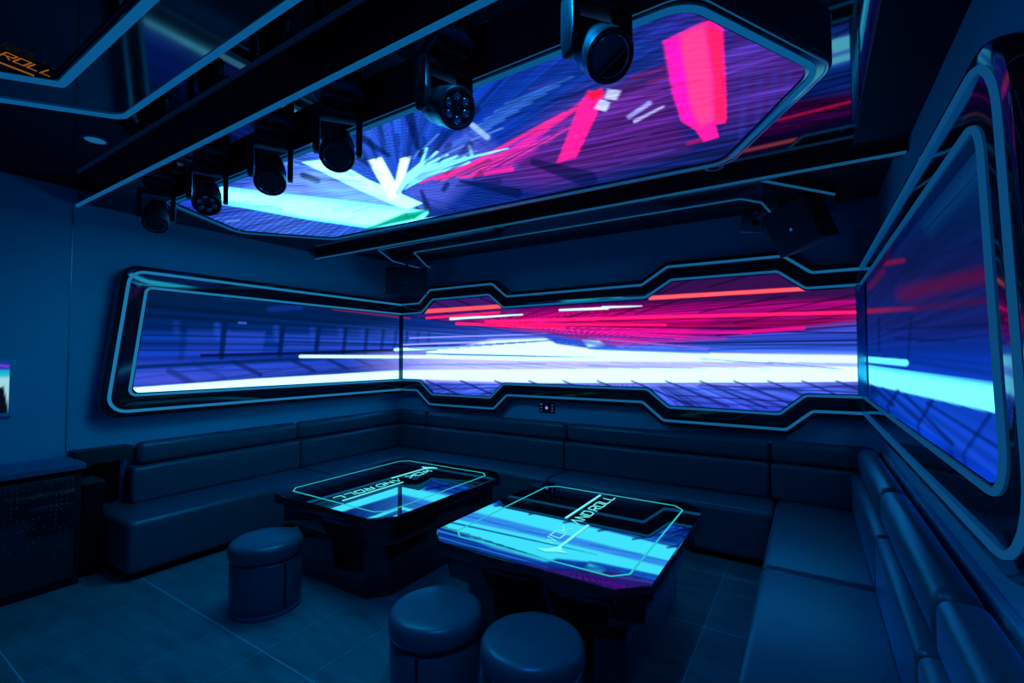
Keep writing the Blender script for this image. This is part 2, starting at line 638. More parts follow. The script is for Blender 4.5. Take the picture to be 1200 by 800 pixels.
    p.poly([(470, 434), (640, 433), (800, 431), (1012, 429.5), (1012, 446), (880, 448), (640, 448), (470, 443)], WHITE, 1, 2.5)
    p.poly([(152, 454.5), (300, 443.8), (470, 434), (470, 443.5), (300, 452.5), (152, 461)], WHITE, 1, 1.6)
    p.line((352, 417.5), (640, 418.5), 3.4, WHITE, 1, 1.2)
    p.line((463, 409.5), (560, 406.5), 3.2, WHITE, .9, 1.3)
    p.line((470, 404), (600, 399), 1.4, WHITE2, .8)
    p.line((480, 396), (640, 391), 1.2, WHITE2, .6)
    p.poly([(683, 399), (702, 400), (708, 404), (690, 406)], WHITE, .8, 4)
    for i in range(12):
        a0 = 478 + i * 13
        p.line((a0, 407 - i * .6), (a0 + 34, 410 - i * 1.1), 1.3, K(10, 60, 180), .8)
    for i in range(8):
        p.line((470 + i * 8, 413 + i * .4), (600 + i * 14, 416.5 + i * .3), 1.0, K(40, 110, 235), .5)
    for i in range(14):
        p.line((500 + i * 36, 424 + (i % 3)), (560 + i * 38, 431 + (i % 2)), 1.1, K(90, 160, 255, 1.1), .6)
    p.line((470, 427.5), (640, 426), 1.6, K(60, 130, 245), .6)
    p.line((820, 420), (905, 426), 1.4, K(60, 110, 230), .7)
    p.line((900, 424), (985, 432), 1.4, K(60, 110, 230), .7)
    p.line((690, 428), (810, 431.5), 1.2, K(60, 120, 240), .6)
    # ---- streaks
    p.line((762, 349), (948, 338), 4.2, HOT * 1.3, 1, 1.4, w1=4)
    p.line((495, 365), (591, 358.5), 4.4, HOT * 1.1, 1, 1.4, w1=4)
    p.line((500, 372.5), (585, 366), 2.0, PINK * .7, .8)
    p.line((390, 362), (480, 373), 1.6, K(170, 10, 60), .75)
    p.line((570, 376.5), (1010, 365.5), 2.2, PINK, 1, 1.4, w1=3.2)
    p.line((575, 380), (780, 380.5), 2.6, PINK * .8, .9, 1.6, w1=1.6)
    p.line((535, 379), (660, 384), 2.2, PINK * .7, .85, 1.4)
    p.line((700, 388), (880, 390), 2.0, K(255, 20, 170, 1.2), .8)
    p.line((800, 383), (1010, 374), 1.8, K(190, 8, 80), .7)
    p.line((868, 389), (942, 384), 4.0, K(240, 10, 140, 1.2), .95, 1.6)
    p.line((760, 399), (850, 396.5), 2.2, K(190, 30, 190), .7)
    p.line((528, 373.5), (612, 368.5), 2.6, WHITE, 1, 1.2, w1=1.2)
    p.line((656, 363.2), (712, 361), 2.0, WHITE, 1, 1.2, w1=2.6)
    p.line((706, 360), (752, 358.5), 2.4, WHITE, 1, 1.2, w1=.8)
    p.line((600, 390), (790, 397), 1.8, K(14, 50, 190), .85)
    p.line((640, 394), (720, 406), 4.5, K(26, 84, 225), .75, 2.5)
    p.line((690, 408), (830, 413), 3.0, K(40, 120, 240), .7, 2)
    for i in range(9):
        p.line((690 + i * 9, 396 + i * .8), (740 + i * 13, 401 + i * 1.0), 1.2, K(230, 60, 190, 1.1) if i % 2 else K(70, 110, 250), .7)
    # ---- bottom edge: lavender with slanted dark joints
    for i in range(13):
        a0 = 500 + i * 40
        p.line((a0, 446), (a0 + 46 + i * 4, 466 + i * 1.5), 2.2, K(14, 22, 96), .85)
    p.line((470, 450.5), (1010, 448.5), 1.8, K(24, 60, 190), .75)
    p.line((500, 456), (600, 454), 1.6, K(20, 30, 110), .8)
    p.line((505, 461), (600, 461), 1.4, K(20, 30, 110), .7)
    p.line((775, 455), (940, 458), 1.4, K(24, 44, 160), .7)
    p.line((790, 463), (935, 471), 1.8, K(16, 24, 110), .8)
    p.line((790, 470), (935, 478), 1.6, K(16, 24, 110), .7)
    p.line((880, 456), (1010, 452), 1.8, K(20, 40, 140), .8)
    p.line((820, 451), (1010, 460), 1.8, K(16, 30, 120), .75)
    # fine LED scan lines where the picture is not saturated
    lum = p.c.max(1)
    p.stripes((0, 1), 3.1, .8, mask=(lum < 1.2) * 1.0)
    return p.c


def paint_right(P):
    p = Paint(P)
    x, y = p.x, p.y
    p.grad('y', [(130, K(4, 58, 88)), (200, K(2, 42, 92)), (260, K(3, 30, 86)), (320, K(16, 24, 84)), (380, K(18, 32, 110)), (420, K(6, 52, 170)), (470, K(14, 70, 205)), (560, K(16, 66, 205))])
    p.rays((985, 410), 160, .6, 1.35, 31, mask=.7)
    p.poly([(1080, 262), (1160, 170), (1166, 190), (1090, 278)], K(6, 62, 118), .5, 12)
    p.poly([(1060, 300), (1162, 215), (1168, 250), (1060, 330)], K(2, 24, 66), .45, 16)
    p.line((1086, 268), (1152, 197), 1.3, K(0, 14, 34), .7)
    p.line((1060, 344), (1172, 318), 15, K(96, 8, 60), .62, 14)
    p.line((1010, 365), (1072, 361), 4, K(190, 8, 50), .85, 4, fade=(1, .25))
    p.line((1035, 309), (1058, 305), 4, K(150, 6, 46), .7, 4)
    p.line((1020, 336), (1034, 318), 5, K(110, 10, 70), .5, 5)
    p.line((1072, 361), (1172, 350), 7, K(76, 10, 64), .5, 8)
    for a in (((1100, 300), (1168, 274)), ((1040, 386), (1170, 380)), ((1050, 396), (1120, 400)), ((1068, 372), (1064, 420)), ((1076, 400), (1170, 392)), ((1030, 372), (1030, 412))):
        p.line(*a, 2.5, K(2, 18, 60), .55, 3)
    p.line((1010, 411), (1172, 428), 5, K(2, 40, 130), .5, 4)
    p.line((1010, 420.5), (1061, 425), 6.5, CYAN, 1, 2, w1=7.5)
    p.poly([(1010, 427), (1174, 451), (1174, 485), (1010, 448)], np.array([.22, 1.3, 1.75]), 1, 3)
    p.line((1010, 429), (1174, 453), 4, np.array([.04, .8, 1.7]), .7, 3)
    for a in (((1022, 452), (1046, 474)), ((1034, 455), (1076, 492)), ((1060, 462), (1116, 520)), ((1086, 472), (1176, 528)), ((1016, 470), (1024, 455)), ((1038, 480), (1052, 458)), ((1072, 505), (1092, 470)), ((1120, 545), (1160, 486))):
        p.line(*a, 3.0, K(0, 28, 92), .75, 3, w1=5)
    p.poly([(1018, 446), (1030, 462), (1020, 472)], K(0, 32, 98), .6, 3)
    p.line((1010, 466), (1100, 520), 4, K(0, 130, 190), .5, 4)
    p.line((1120, 562), (1176, 572), 4, K(20, 110, 200), .5, 4)
    return p.c


def paint_ceiling(P):
    p = Paint(P)
    x, y = p.x, p.y
    f = (470, 222)
    p.grad('x', [(210, K(34, 66, 226)), (330, K(70, 120, 252)), (440, K(44, 100, 246)), (540, K(14, 70, 214)), (620, K(18, 62, 200)), (700, K(34, 60, 196)), (800, K(50, 52, 182)), (870, K(84, 54, 188)), (960, K(70, 40, 150))])
    p.poly([(560, 120), (735, 30), (770, 40), (760, 110), (640, 140)], K(6, 58, 150), .75, 40)
    p.poly([(430, 265), (600, 196), (800, 160), (960, 110), (900, 210), (430, 300)], K(18, 44, 136), .7, 30)
    p.poly([(600, 250), (860, 165), (960, 110), (960, 200), (700, 280)], K(6, 36, 98), .8, 26)
    p.poly([(560, 205), (680, 110), (790, 80), (800, 170), (640, 215)], K(140, 34, 160), .55, 30)
    p.poly([(850, 60), (960, 70), (930, 120), (850, 150)], K(104, 56, 190), .6, 20)
    p.rays(f, 420, .45, 1.4, 41, mask=.75)
    p.rays(f, 96, .6, 1.3, 43, mask=.55)
    p.stripes((.20, 1.0), 6.4, .5, mask=sm(x, 540, 760) * .8)
    p.stripes((1.0, 1.4), 9, .55, mask=(1 - sm(x, 380, 470)) * sm(y, 240, 252) * .9)
    p.stripes((.1, 1.0), 3.6, .72, mask=np.clip(1 - sm(x, 560, 640), 0, 1) * .8)
    p.poly([(290, 222), (370, 196), (470, 232), (500, 246), (380, 240)], K(126, 172, 255, 1.25), .62, 14)
    p.poly([(470, 236), (500, 180), (560, 150), (590, 180), (520, 240)], K(96, 112, 246, 1.05), .45, 16)
    p.poly([(560, 130), (730, 40), (760, 60), (700, 120), (600, 160)], K(16, 60, 180), .5, 24)
    # dark radial bars
    dk = K(2, 22, 84)
    for a in (((478, 128), (492, 182), 13, 5), ((418, 158), (455, 182), 9, 5), ((536, 140), (508, 180), 8, 3), ((400, 172), (440, 196), 9, 6), ((452, 214), (504, 256), 4, 3), ((560, 128), (540, 152), 7, 4), ((494, 224), (502, 246), 4, 8), ((540, 212), (606, 226), 4, 12), ((524, 216), (520, 222), 6, 6), ((330, 240), (420, 262), 5, 3), ((355, 205), (372, 212), 7, 7), ((625, 190), (690, 210), 8, 20)):
        p.line(a[0], a[1], a[2], dk, .8, 2.5, w1=a[3])
    for i in range(9):
        p.line((560 + i * 22, 150 - i * 8), (640 + i * 26, 124 - i * 10), 1.5, K(8, 40, 130), .6, 2)
    for i in range(7):
        p.line((520 + i * 12, 176 - i * 9), (575 + i * 16, 150 - i * 10), 2.2, K(70, 140, 255, 1.1), .5, 2)
    # bright bands
    p.poly([(250, 219), (300, 225), (390, 235), (500, 249), (490, 261), (430, 265), (360, 255), (290, 242), (250, 236)], np.array([.46, 4.6, 5.8]), 1, 6)
    p.line((258, 236), (330, 245), 3, K(40, 210, 200, 1.2), .6, 3)
    p.poly([(355, 190), (388, 186), (430, 210), (494, 238), (476, 246), (425, 224)], np.array([.6, 5.0, 6.4]), 1, 2)
    p.poly([(431, 188), (447, 184), (470, 226), (458, 236)], WHITE, 1, 2)
    p.poly([(469, 186), (481, 183), (472, 216), (461, 226)], WHITE, 1, 2)
    for i, (ex, ey) in enumerate(((500, 174), (512, 178), (524, 181), (536, 183), (546, 187))):
        p.curve([(466, 226), (476, 206 + i * 2), (494, 191 + i * 2.5), (ex, ey)], 3.6, np.array([.34, 1.7, 2.3]), .9, 1.6, w1=2.4)
    p.poly([(360, 212), (440, 228), (470, 244), (440, 250), (370, 238)], K(110, 200, 255, 1.3), .45, 10)
    p.poly([(250, 222), (360, 212), (400, 232), (300, 228)], K(90, 120, 255, 1.2), .5, 8)
    p.line((480, 205), (545, 184), 3, np.array([.3, 1.5, 2.2]), .8, 2)
    p.line((478, 214), (550, 190), 2.6, np.array([.3, 1.3, 2.2]), .8, 2)
    p.line((554, 147), (571, 161), 6.5, K(150, 190, 255, 1.1), .95, 1.6)
    p.line((550, 171), (553, 182), 3.6, K(140, 220, 255, 1.1), .9, 1.4)
    p.line((540, 150), (606, 196), 4.5, K(50, 74, 190), .75, 2.5)
    # pink fan
    for (a0, b0, w0, w1_, al) in (((492, 214), (560, 190), 2, 4, .9), ((510, 210), (627, 166), 2.5, 5, .95), ((520, 209), (662, 133), 2.5, 5, .9), ((556, 205), (640, 150), 3, 7, .85), ((540, 208), (600, 198), 2.5, 5, .9), ((578, 200), (598, 196), 3, 4, .9), ((600, 178), (690, 116), 5, 6, .7)):
        p.line(a0, b0, w0, K(255, 40, 150, 1.2), al, 2, w1=w1_)
    p.poly([(560, 204), (600, 170), (640, 150), (628, 178), (592, 200)], K(190, 40, 190), .6, 6)
    p.poly([(653, 190), (675, 184), (696, 140), (708, 108), (690, 106), (678, 126)], K(255, 24, 130, 1.5), 1, 3)
    p.poly([(688, 110), (706, 103), (704, 112), (694, 118)], K(255, 20, 60, 1.2), 1, 2)
    p.poly([(712, 104), (728, 106), (722, 117), (708, 116)], K(190, 200, 255, 1.15), 1, 1.6)
    p.poly([(704, 116), (715, 120), (710, 131), (697, 127)], K(190, 200, 255, 1.15), 1, 1.6)
    p.line((737, 137), (761, 121), 5, K(160, 160, 255, 1.1), 1, 1.6)
    p.line((744, 142), (777, 125), 4.2, K(190, 180, 255, 1.15), 1, 1.6, w1=2.4)
    p.line((640, 168), (660, 150), 4, K(180, 50, 170), .6, 3)
    p.line((740, 92), (790, 76), 2.4, K(150, 30, 90), .7, 3)
    p.line((760, 96), (792, 86), 2.0, K(150, 30, 90), .6, 3)
    # hot pink block
    p.poly([(778, 48), (835, 22), (846, 34), (851, 120), (850, 144), (838, 146), (842, 161), (824, 166), (816, 153), (799, 142), (790, 112)], np.array([1.7, 0.012, .42]), 1, 2)
    p.poly([(796, 42), (826, 28), (834, 90), (836, 140), (820, 148), (808, 120)], np.array([2.4, .055, .30]), .9, 8)
    p.poly([(826, 30), (845, 34), (851, 140), (838, 144), (836, 90)], np.array([1.6, .016, .13]), .9, 3)
    p.poly([(778, 48), (796, 42), (806, 110), (812, 146), (799, 142), (788, 108)], np.array([1.5, .01, .62]), .8, 4)
    p.line((806, 168), (822, 164), 4, K(190, 20, 120), .8, 2)
    p.stripes((.1, 1.0), 7.5, .8, mask=sm(x, 772, 782) * (1 - sm(x, 850, 858)) * .5)
    # vertical soft bars on the right
    for xx in (874, 892, 908, 924):
        p.line((xx, 85), (xx - 6, 170), 7, K(54, 60, 190), .35, 6)
    p.poly([(430, 268), (488, 256), (500, 247), (470, 252)], K(6, 170, 130), .9, 4)
    for i in range(16):
        a0 = math.radians(-150 + i * 9.5)
        r0, r1 = 52 + 10 * (i % 3), 78 + 14 * (i % 2)
        p.line((f[0] + r0 * math.cos(a0) * 1.25, f[1] + r0 * math.sin(a0) * .62), (f[0] + r1 * math.cos(a0) * 1.25, f[1] + r1 * math.sin(a0) * .80), 3 + i % 3, K(2, 26, 92), .6, 2, w1=6 + i % 4)
    for i in range(12):
        p.curve([(474 + i, 222 - i * .6), (488 + i * 3, 205 - i * .8), (512 + i * 4.2, 193 - i * .9), (540 + i * 5, 186 - i * 1.1)], 1.5, np.array([.3, 1.4, 2.2]) if i % 2 else K(90, 130, 255, 1.2), .6, 1.3)
    for i in range(10):
        p.line((508 + i * 9, 214 - i * 2.2), (560 + i * 12, 196 - i * 5.2), 1.6, K(255, 60, 170, 1.3) if i % 2 else K(90, 20, 120), .6, 1.4)
    p.poly([(426, 269), (486, 257), (502, 246), (474, 249)], K(4, 176, 132), .95, 3)
    # streaks and LED rows over everything but the hottest light
    p.c = p.c * 1.18
    lum = p.c.max(1)
    cool = 1 - sm(lum, .9, 2.0) * .75
    p.rays(f, 900, .55, 1.35, 47, mask=cool * .75)
    p.rays((1400, 40), 2600, .55, 1.3, 48, mask=cool * sm(x, 520, 680) * .8)
    p.stripes((.17, 1.0), 3.4, .72, mask=cool)
    g = np.random.default_rng(9)
    for i in range(46):
        ax, ay = g.uniform(240, 560), g.uniform(150, 262)
        an = math.atan2(ay - f[1], ax - f[0])
        L = g.uniform(12, 46)
        p.line((ax, ay), (ax + L * math.cos(an), ay + L * .55 * math.sin(an)), 1.4, K(10, 40, 140) if i % 3 else K(120, 190, 255, 1.2), .5, 1.5)
    for i in range(30):
        ax, ay = g.uniform(600, 930), g.uniform(60, 200)
        L = g.uniform(20, 70)
        p.line((ax, ay), (ax + L, ay - .27 * L), 1.6, K(10, 20, 80) if i % 2 else K(100, 60, 190), .4, 2)
    return p.c


def led_grid(name, fn, nu, nv, paint, parent):
    """a fine grid of LED pixels; fn(a, b) gives the points for a, b in 0..1"""
    A, B = np.meshgrid(np.linspace(0, 1, nu), np.linspace(0, 1, nv))
    P = fn(A.ravel(), B.ravel())
    me = bpy.data.meshes.new(name)
    i = np.arange(nu * nv).reshape(nv, nu)
    q = np.stack([i[:-1, :-1].ravel(), i[:-1, 1:].ravel(), i[1:, 1:].ravel(), i[1:, :-1].ravel()], 1)
    off = np.array(root_pos(parent))
    me.from_pydata([], [], [])
    me.vertices.add(len(P))
    me.vertices.foreach_set('co', (P - off).astype(np.float32).ravel())
    me.loops.add(q.size)
    me.loops.foreach_set('vertex_index', q.astype(np.int32).ravel())
    me.polygons.add(len(q))
    me.polygons.foreach_set('loop_start', (np.arange(len(q)) * 4).astype(np.int32))
    me.update(calc_edges=True)
    col = np.clip(paint(P), 0, 12)
    at = me.color_attributes.new('led', 'FLOAT_COLOR', 'POINT')
    rgba = np.ones((len(P), 4), np.float32)
    rgba[:, :3] = col
    at.data.foreach_set('color', rgba.ravel())
    me.materials.append(LED)
    o = bpy.data.objects.new(name, me)
    C.objects.link(o)
    o.parent = parent
    return o


# ------------------------------------------------------------------ wall screens
def frame_loft(mb, corners, mp, sgn, r_out, r_in):
    rings = []
    for d, w, r in ((-.055, .13, r_out), (-.055, .022, r_out), (-.048, .006, r_out), (-.036, 0, r_out), (.15, 0, r_in), (.15, .06, r_in)):
        pl = fillet(offset(corners, d * sgn), r)
        rings.append([mp(u, v, w) for u, v in pl])
    mb.loft(rings)


def frame_tube(corners, mp, sgn, d, r, rad, normal):
    return MB().tube([mp(u, v, -.003) for u, v in fillet(offset(corners, d * sgn), r)], rad, normal)


def map_left(u, v, w):
    return (FL - w, u, v)


def map_right(u, v, w):
    return (FR + w, u, v)


def map_back(u, v, w):
    return (u, FB + w, v)


# left wall
t = thing('wall_screen', 'left wall video screen with a slanted rounded end and double blue light tubes', 'screen', (FL - .13, 3.0, 1.79))
cl = [(4.69, 2.377), (1.587, 2.377), (1.452, 1.196), (4.69, 1.196)]
mb = MB()
frame_loft(mb, cl, map_left, 1, .13, .05)
fr = mb.build('frame', BLACK_GLOSS, t, smooth=35)
frame_tube(cl, map_left, 1, 0, .12, .0125, (1, 0, 0)).build('light_tube', TUBE_LEFT, fr, smooth=60)
frame_tube(cl, map_left, 1, .13, .05, .0115, (1, 0, 0)).build('light_tube', TUBE_LEFT, fr, smooth=60)
MB().box(FL - .13, FL - .045, 1.72, 4.69, 1.36, 2.2).build('back_box', BLACK_MATTE, t)
led_grid('display', lambda a, b: np.stack([np.full_like(a, FL - .035), (1.515 + .11 * b) * (1 - a) + 4.685 * a, 1.29 + .99 * b], 1), 330, 120, paint_walls, t)

# back wall
t = thing('wall_screen', 'wide back wall video screen with notched frame, white and magenta streaks', 'screen', (-2.2, FB + .13, 1.79))
ct = [(FL, 2.377), (-4.475, 2.38), (-4.285, 2.545), (-3.265, 2.545), (-3.055, 2.374), (-1.42, 2.377), (-1.165, 2.535), (-.175, 2.528), (.03, 2.363), (FR, 2.363)]
cb = [(FL, 1.196), (-4.505, 1.197), (-4.28, 1.022), (-3.24, 1.022), (-3.05, 1.194), (-1.42, 1.197), (-1.215, 1.028), (-.175, 1.024), (.02, 1.193), (FR, 1.197)]
mb = MB()
frame_loft(mb, ct, map_back, -1, .07, .07)
frame_loft(mb, cb, map_back, 1, .07, .07)
fr = mb.build('frame', BLACK_GLOSS, t, smooth=35)
for cc, sg in ((ct, -1), (cb, 1)):
    frame_tube(cc, map_back, sg, 0, .07, .012, (0, 1, 0)).build('light_tube', TUBE_BACK, fr, smooth=60)
    frame_tube(cc, map_back, sg, .13, .07, .011, (0, 1, 0)).build('light_tube', TUBE_BACK, fr, smooth=60)
MB().box(FL + .02, FR - .02, FB + .045, FB + .128, 1.36, 2.2).build('back_box', BLACK_MATTE, t)
led_grid('display', lambda a, b: np.stack([FL + .004 + (FR - FL - .008) * a, np.full_like(a, FB + .035), 1.155 + 1.255 * b], 1), 560, 170, paint_walls, t)

# right wall
t = thing('wall_screen', 'right wall video screen above the sofa with red glints and cyan band', 'screen', (FR + .13, 3.0, 1.79))
cr_ = [(4.69, 2.37), (1.455, 2.37), (1.31, 1.196), (4.69, 1.196)]
mb = MB()
frame_loft(mb, cr_, map_right, 1, .24, .10)
fr = mb.build('frame', BLACK_GLOSS, t, smooth=35)
frame_tube(cr_, map_right, 1, 0, .21, .0095, (1, 0, 0)).build('light_tube', TUBE_RIGHT, fr, smooth=60)
frame_tube(cr_, map_right, 1, .13, .11, .009, (1, 0, 0)).build('light_tube', TUBE_RIGHT, fr, smooth=60)
MB().box(FR + .045, FR + .13, 1.62, 4.69, 1.36, 2.2).build('back_box', BLACK_MATTE, t)
led_grid('display', lambda a, b: np.stack([np.full_like(a, FR + .035), (1.375 + .115 * b) * (1 - a) + 4.685 * a, 1.29 + .99 * b], 1), 260, 150, paint_right, t)

# ------------------------------------------------------------------ ceiling screen
CZ = 2.785
hexa = [(-3.98, 1.545), (-.31, 1.535), (.055, 2.18), (-.39, 2.94), (-3.85, 2.86), (-4.37, 2.24)]


def ring3(d, z, r=.14):
    return [(q[0], q[1], z) for q in fillet(offset(hexa, d, True), r, True)]


t = thing('ceiling_screen', 'long hexagonal video screen hung under the ceiling with a hot pink block', 'screen', (-2.15, 2.25, ZT))
mb = MB()
mb.loft([ring3(-.055, ZT), ring3(-.055, CZ + .012), ring3(-.045, CZ), ring3(.022, CZ), ring3(.03, CZ + .03)], closed=True)
hs = mb.build('housing', BLACK_GLOSS, t, smooth=35)
R3 = ring3(0, CZ - .002)
MB().tube(R3, [.0125 if q[0] > -.35 or q[1] < 1.7 and q[0] > -3.7 else .0065 for q in R3], (0, 0, 1), True).build('light_tube', TUBE_CEIL, hs, smooth=60)
MB().tube(ring3(-.036, CZ + .002), .004, (0, 0, 1), True).build('light_tube', TUBE_DIM, hs, smooth=60)
hx = fillet(offset(hexa, .01, True), .13, True)
HX = np.array(hx)


def hex_pts(a, b):
    y0, y1 = HX[:, 1].min() + .002, HX[:, 1].max() - .002
    yy = y0 + (y1 - y0) * b
    out = np.zeros((len(a), 3))
    u = np.unique(yy)
    for v in u:
        xs = []
        for i in range(len(HX)):
            p, q = HX[i], HX[(i + 1) % len(HX)]
            if (p[1] > v) != (q[1] > v):
                xs.append(p[0] + (q[0] - p[0]) * (v - p[1]) / (q[1] - p[1]))
        m = yy == v
        out[m, 0] = min(xs) + (max(xs) - min(xs)) * a[m]
        out[m, 1] = v
    out[:, 2] = CZ + .012
    return out


led_grid('display', hex_pts, 480, 200, paint_ceiling, t)
MB().box(-3.7, -.45, 1.75, 2.75, CZ + .02, ZT).build('back_box', BLACK_MATTE, t)

# ------------------------------------------------------------------ light strips on the ceiling steps
o = MB().box(XL + .01, XR - .01, YBEAM - .012, YBEAM + .004, 2.850, 2.874, .004).build('light_strip', TUBE_CEIL)
tag(o, 'thick blue light strip along the lower edge of the ceiling step above the moving heads', 'light strip')
o = MB().box(XL + .01, XR - .01, YREAR - .008, YREAR + .006, 2.806, 2.822, .003).build('light_strip', TUBE_DIM)
tag(o, 'thin blue light strip along the black ceiling beam nearer the back wall', 'light strip')

# upper ceiling light frame (over the bar side)
t = thing('ceiling_light_frame', 'large black ceiling frame at upper left with two thick blue light tubes', 'light frame', (-1.6, .2, ZU))
ho = [(-3.18, .995), (-3.78, .2), (-3.18, -.6), (-.35, -.6), (.2, .2), (-.35, .995)]


def hring(d, z, r):
    return [(q[0], q[1], z) for q in fillet(offset(ho, d, True), r, True)]


mb = MB()
mb.loft([hring(-.02, ZU, .12), hring(-.02, 2.975, .12), hring(.31, 2.975, .05), hring(.31, ZU - .002, .05)], closed=True)
hs = mb.build('housing', BLACK_GLOSS, t, smooth=35)
MB().tube(hring(0, 2.972, .12), .014, (0, 0, 1), True).build('light_tube', TUBE_CEIL, hs, smooth=60)
MB().tube(hring(.285, 2.972, .03), .017, (0, 0, 1), True).build('light_tube', TUBE_CEIL, hs, smooth=60)

# rear ceiling frame, against the back wall
t = thing('ceiling_light_frame', 'low black ceiling frame with thin blue outlines close to the back wall', 'light frame', (-2.2, 4.2, ZR))
oo = [(-4.56, YB - .01), (-4.52, 4.25), (-4.18, 3.70), (-.30, 3.62), (.19, 4.29), (.22, YB - .01)]
oi = [(-4.40, YB - .01), (-4.37, 4.72), (-3.93, 4.02), (-.43, 4.01), (-.30, 4.20), (-.22, YB - .01)]
RZ = 2.885
po, pi_ = fillet(oo, .07), fillet(oi, .05)
mb = MB()
mb.loft([[(u, v, ZR) for u, v in po], [(u, v, RZ) for u, v in po], [(u, v, RZ) for u, v in pi_], [(u, v, ZR) for u, v in pi_]], ringclosed=True)
hs = mb.build('housing', BLACK_GLOSS, t, smooth=35)
MB().tube([(u, v, RZ) for u, v in po[:-6]], .009, (0, 0, 1)).build('light_tube', TUBE_DIM, hs, smooth=60)
MB().tube([(u, v, RZ) for u, v in pi_], .009, (0, 0, 1)).build('light_tube', TUBE_DIM, hs, smooth=60)


# ------------------------------------------------------------------ text helper
def text_obj(name, body, size, M, m, parent, extrude=.0015, thick=0.0, shear=0.0, space=1.0):
    cu = bpy.data.curves.new(name, 'FONT')
    cu.body = body
    cu.size = size
    cu.extrude = extrude
    cu.offset = thick
    cu.shear = shear
    cu.space_character = space
    tmp = bpy.data.objects.new(name + '_curve', cu)
    me = bpy.data.meshes.new_from_object(tmp)
    bpy.data.objects.remove(tmp)
    me.name = name
    me.transform(M)
    me.materials.clear()
    me.materials.append(m)
    o = bpy.data.objects.new(name, me)
    C.objects.link(o)
    o.parent = parent
    return o


def stroke_text(mb, body, x, h, w, gap, r, shear=.25):
    """thin angular lettering made of strokes; returns the end x"""
    G = {'W': [[(0, 1), (.22, 0), (.5, .75), (.78, 0), (1, 1)]], 'O': [[(0, 0), (0, 1), (1, 1), (1, 0), (0, 0)]], 'K': [[(0, 0), (0, 1)], [(1, 1), (.1, .5), (1, 0)]],
         'A': [[(0, 0), (.55, 1), (1, 0)]], 'N': [[(0, 0), (0, 1), (1, 0), (1, 1)]], 'D': [[(0, 0), (0, 1), (.75, 1), (1, .7), (1, .3), (.75, 0), (0, 0)]],
         'R': [[(0, 0), (0, 1), (1, 1), (1, .5), (0, .45)], [(.4, .45), (1, 0)]], 'L': [[(0, 1), (0, 0), (1, 0)]]}
    for ch in body:
        if ch == ' ':
            x += w * .6
            continue
        for st in G[ch]:
            mb.tube([(x + px * w + shear * h * py, py * h, 0) for px, py in st], r, (0, 0, 1), n=6, flat=.5)
        x += w + gap
    return x


# glowing orange lettering standing in for a sign reflected in the upper ceiling
t = thing('reflected_sign', 'dim orange lettering standing in for a reflected sign on the black panel at the upper left ceiling', 'sign', (-3.02, .52, ZU))
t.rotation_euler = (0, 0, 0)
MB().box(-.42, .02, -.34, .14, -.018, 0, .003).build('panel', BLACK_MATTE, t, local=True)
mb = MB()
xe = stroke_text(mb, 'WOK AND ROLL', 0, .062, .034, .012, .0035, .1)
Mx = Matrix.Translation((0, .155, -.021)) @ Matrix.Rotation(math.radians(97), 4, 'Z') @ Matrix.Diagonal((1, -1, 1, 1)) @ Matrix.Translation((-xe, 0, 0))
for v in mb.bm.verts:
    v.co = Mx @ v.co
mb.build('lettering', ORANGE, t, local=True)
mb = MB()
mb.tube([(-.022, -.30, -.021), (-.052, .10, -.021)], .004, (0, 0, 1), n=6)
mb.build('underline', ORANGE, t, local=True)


# ------------------------------------------------------------------ moving heads
def moving_head(loc, az, tilt, kind, label):
    """az: compass the lens looks to (radians from +x); tilt: degrees below the horizon"""
    t = thing('moving_head_light', label, 'stage light', loc, az, 'moving head lights under the ceiling step')
    t.scale = (.84, .84, .84)
    MB().lathe([(0, 0), (.135, 0), (.135, -.012), (.128, -.02), (0, -.02)], 40).build('mounting_plate', COUNTER, t, smooth=40, local=True)
    mb = MB().box(-.085, .085, -.095, .095, -.085, -.018, .014)
    mb.lathe([(0, -.082), (.06, -.082), (.06, -.105), (0, -.105)], 28)
    mb.build('base', FIXTURE, t, smooth=40, local=True)
    mb = MB().box(-.045, .045, -.125, .125, -.150, -.1, .012)
    for s in (-1, 1):
        mb.prism([(-.05, -.11), (.05, -.11), (.055, -.27), (.035, -.345), (-.035, -.345), (-.055, -.27)], -.017, .017, .007, 2, Matrix.Translation((0, s * .112, 0)) @ Matrix.Rotation(PI / 2, 4, 'X'))
    mb.build('yoke', FIXTURE, t, smooth=40, local=True)
    R = Matrix.Translation((0, 0, -.30)) @ Matrix.Rotation(PI / 2 + math.radians(tilt), 4, 'Y')
    r = .092
    hd = MB().lathe([(0, -.115), (.055, -.115), (.074, -.098), (.082, -.04), (r - .004, .0), (r - .004, .07), (r, .078), (r, .135), (r - .006, .142), (r - .016, .142), (r - .018, .128), (0, .128)], 40, R).build('head', FIXTURE, t, smooth=35, local=True)
    if kind == 'spot':
        MB().lathe([(0, .131), (.04, .1305), (.066, .129), (.066, .126), (0, .126)], 36, R).build('lens', LENS, hd, smooth=50, local=True)
        MB().lathe([(.067, .128), (.067, .134), (.071, .137), (.075, .134), (.075, .128)], 40, R).build('lens_ring', CHROME, hd, smooth=50, local=True)
    else:
        for k in range(7):
            a = 2 * PI * k / 6 + .3
            px, py = (0, 0) if k == 6 else (.049 * math.cos(a), .049 * math.sin(a))
            mb = MB().lathe([(.019, .126), (.019, .134), (.0155, .138), (.0145, .133), (.010, .136), (0, .138)], 20, R @ Matrix.Translation((px, py, 0)))
            mb.build('lens', CHROME if k < 6 else LENS, hd, smooth=40, local=True)
    return t


def az_to_cam(x, y, extra=0):
    return math.atan2(-y, -x) + math.radians(extra)


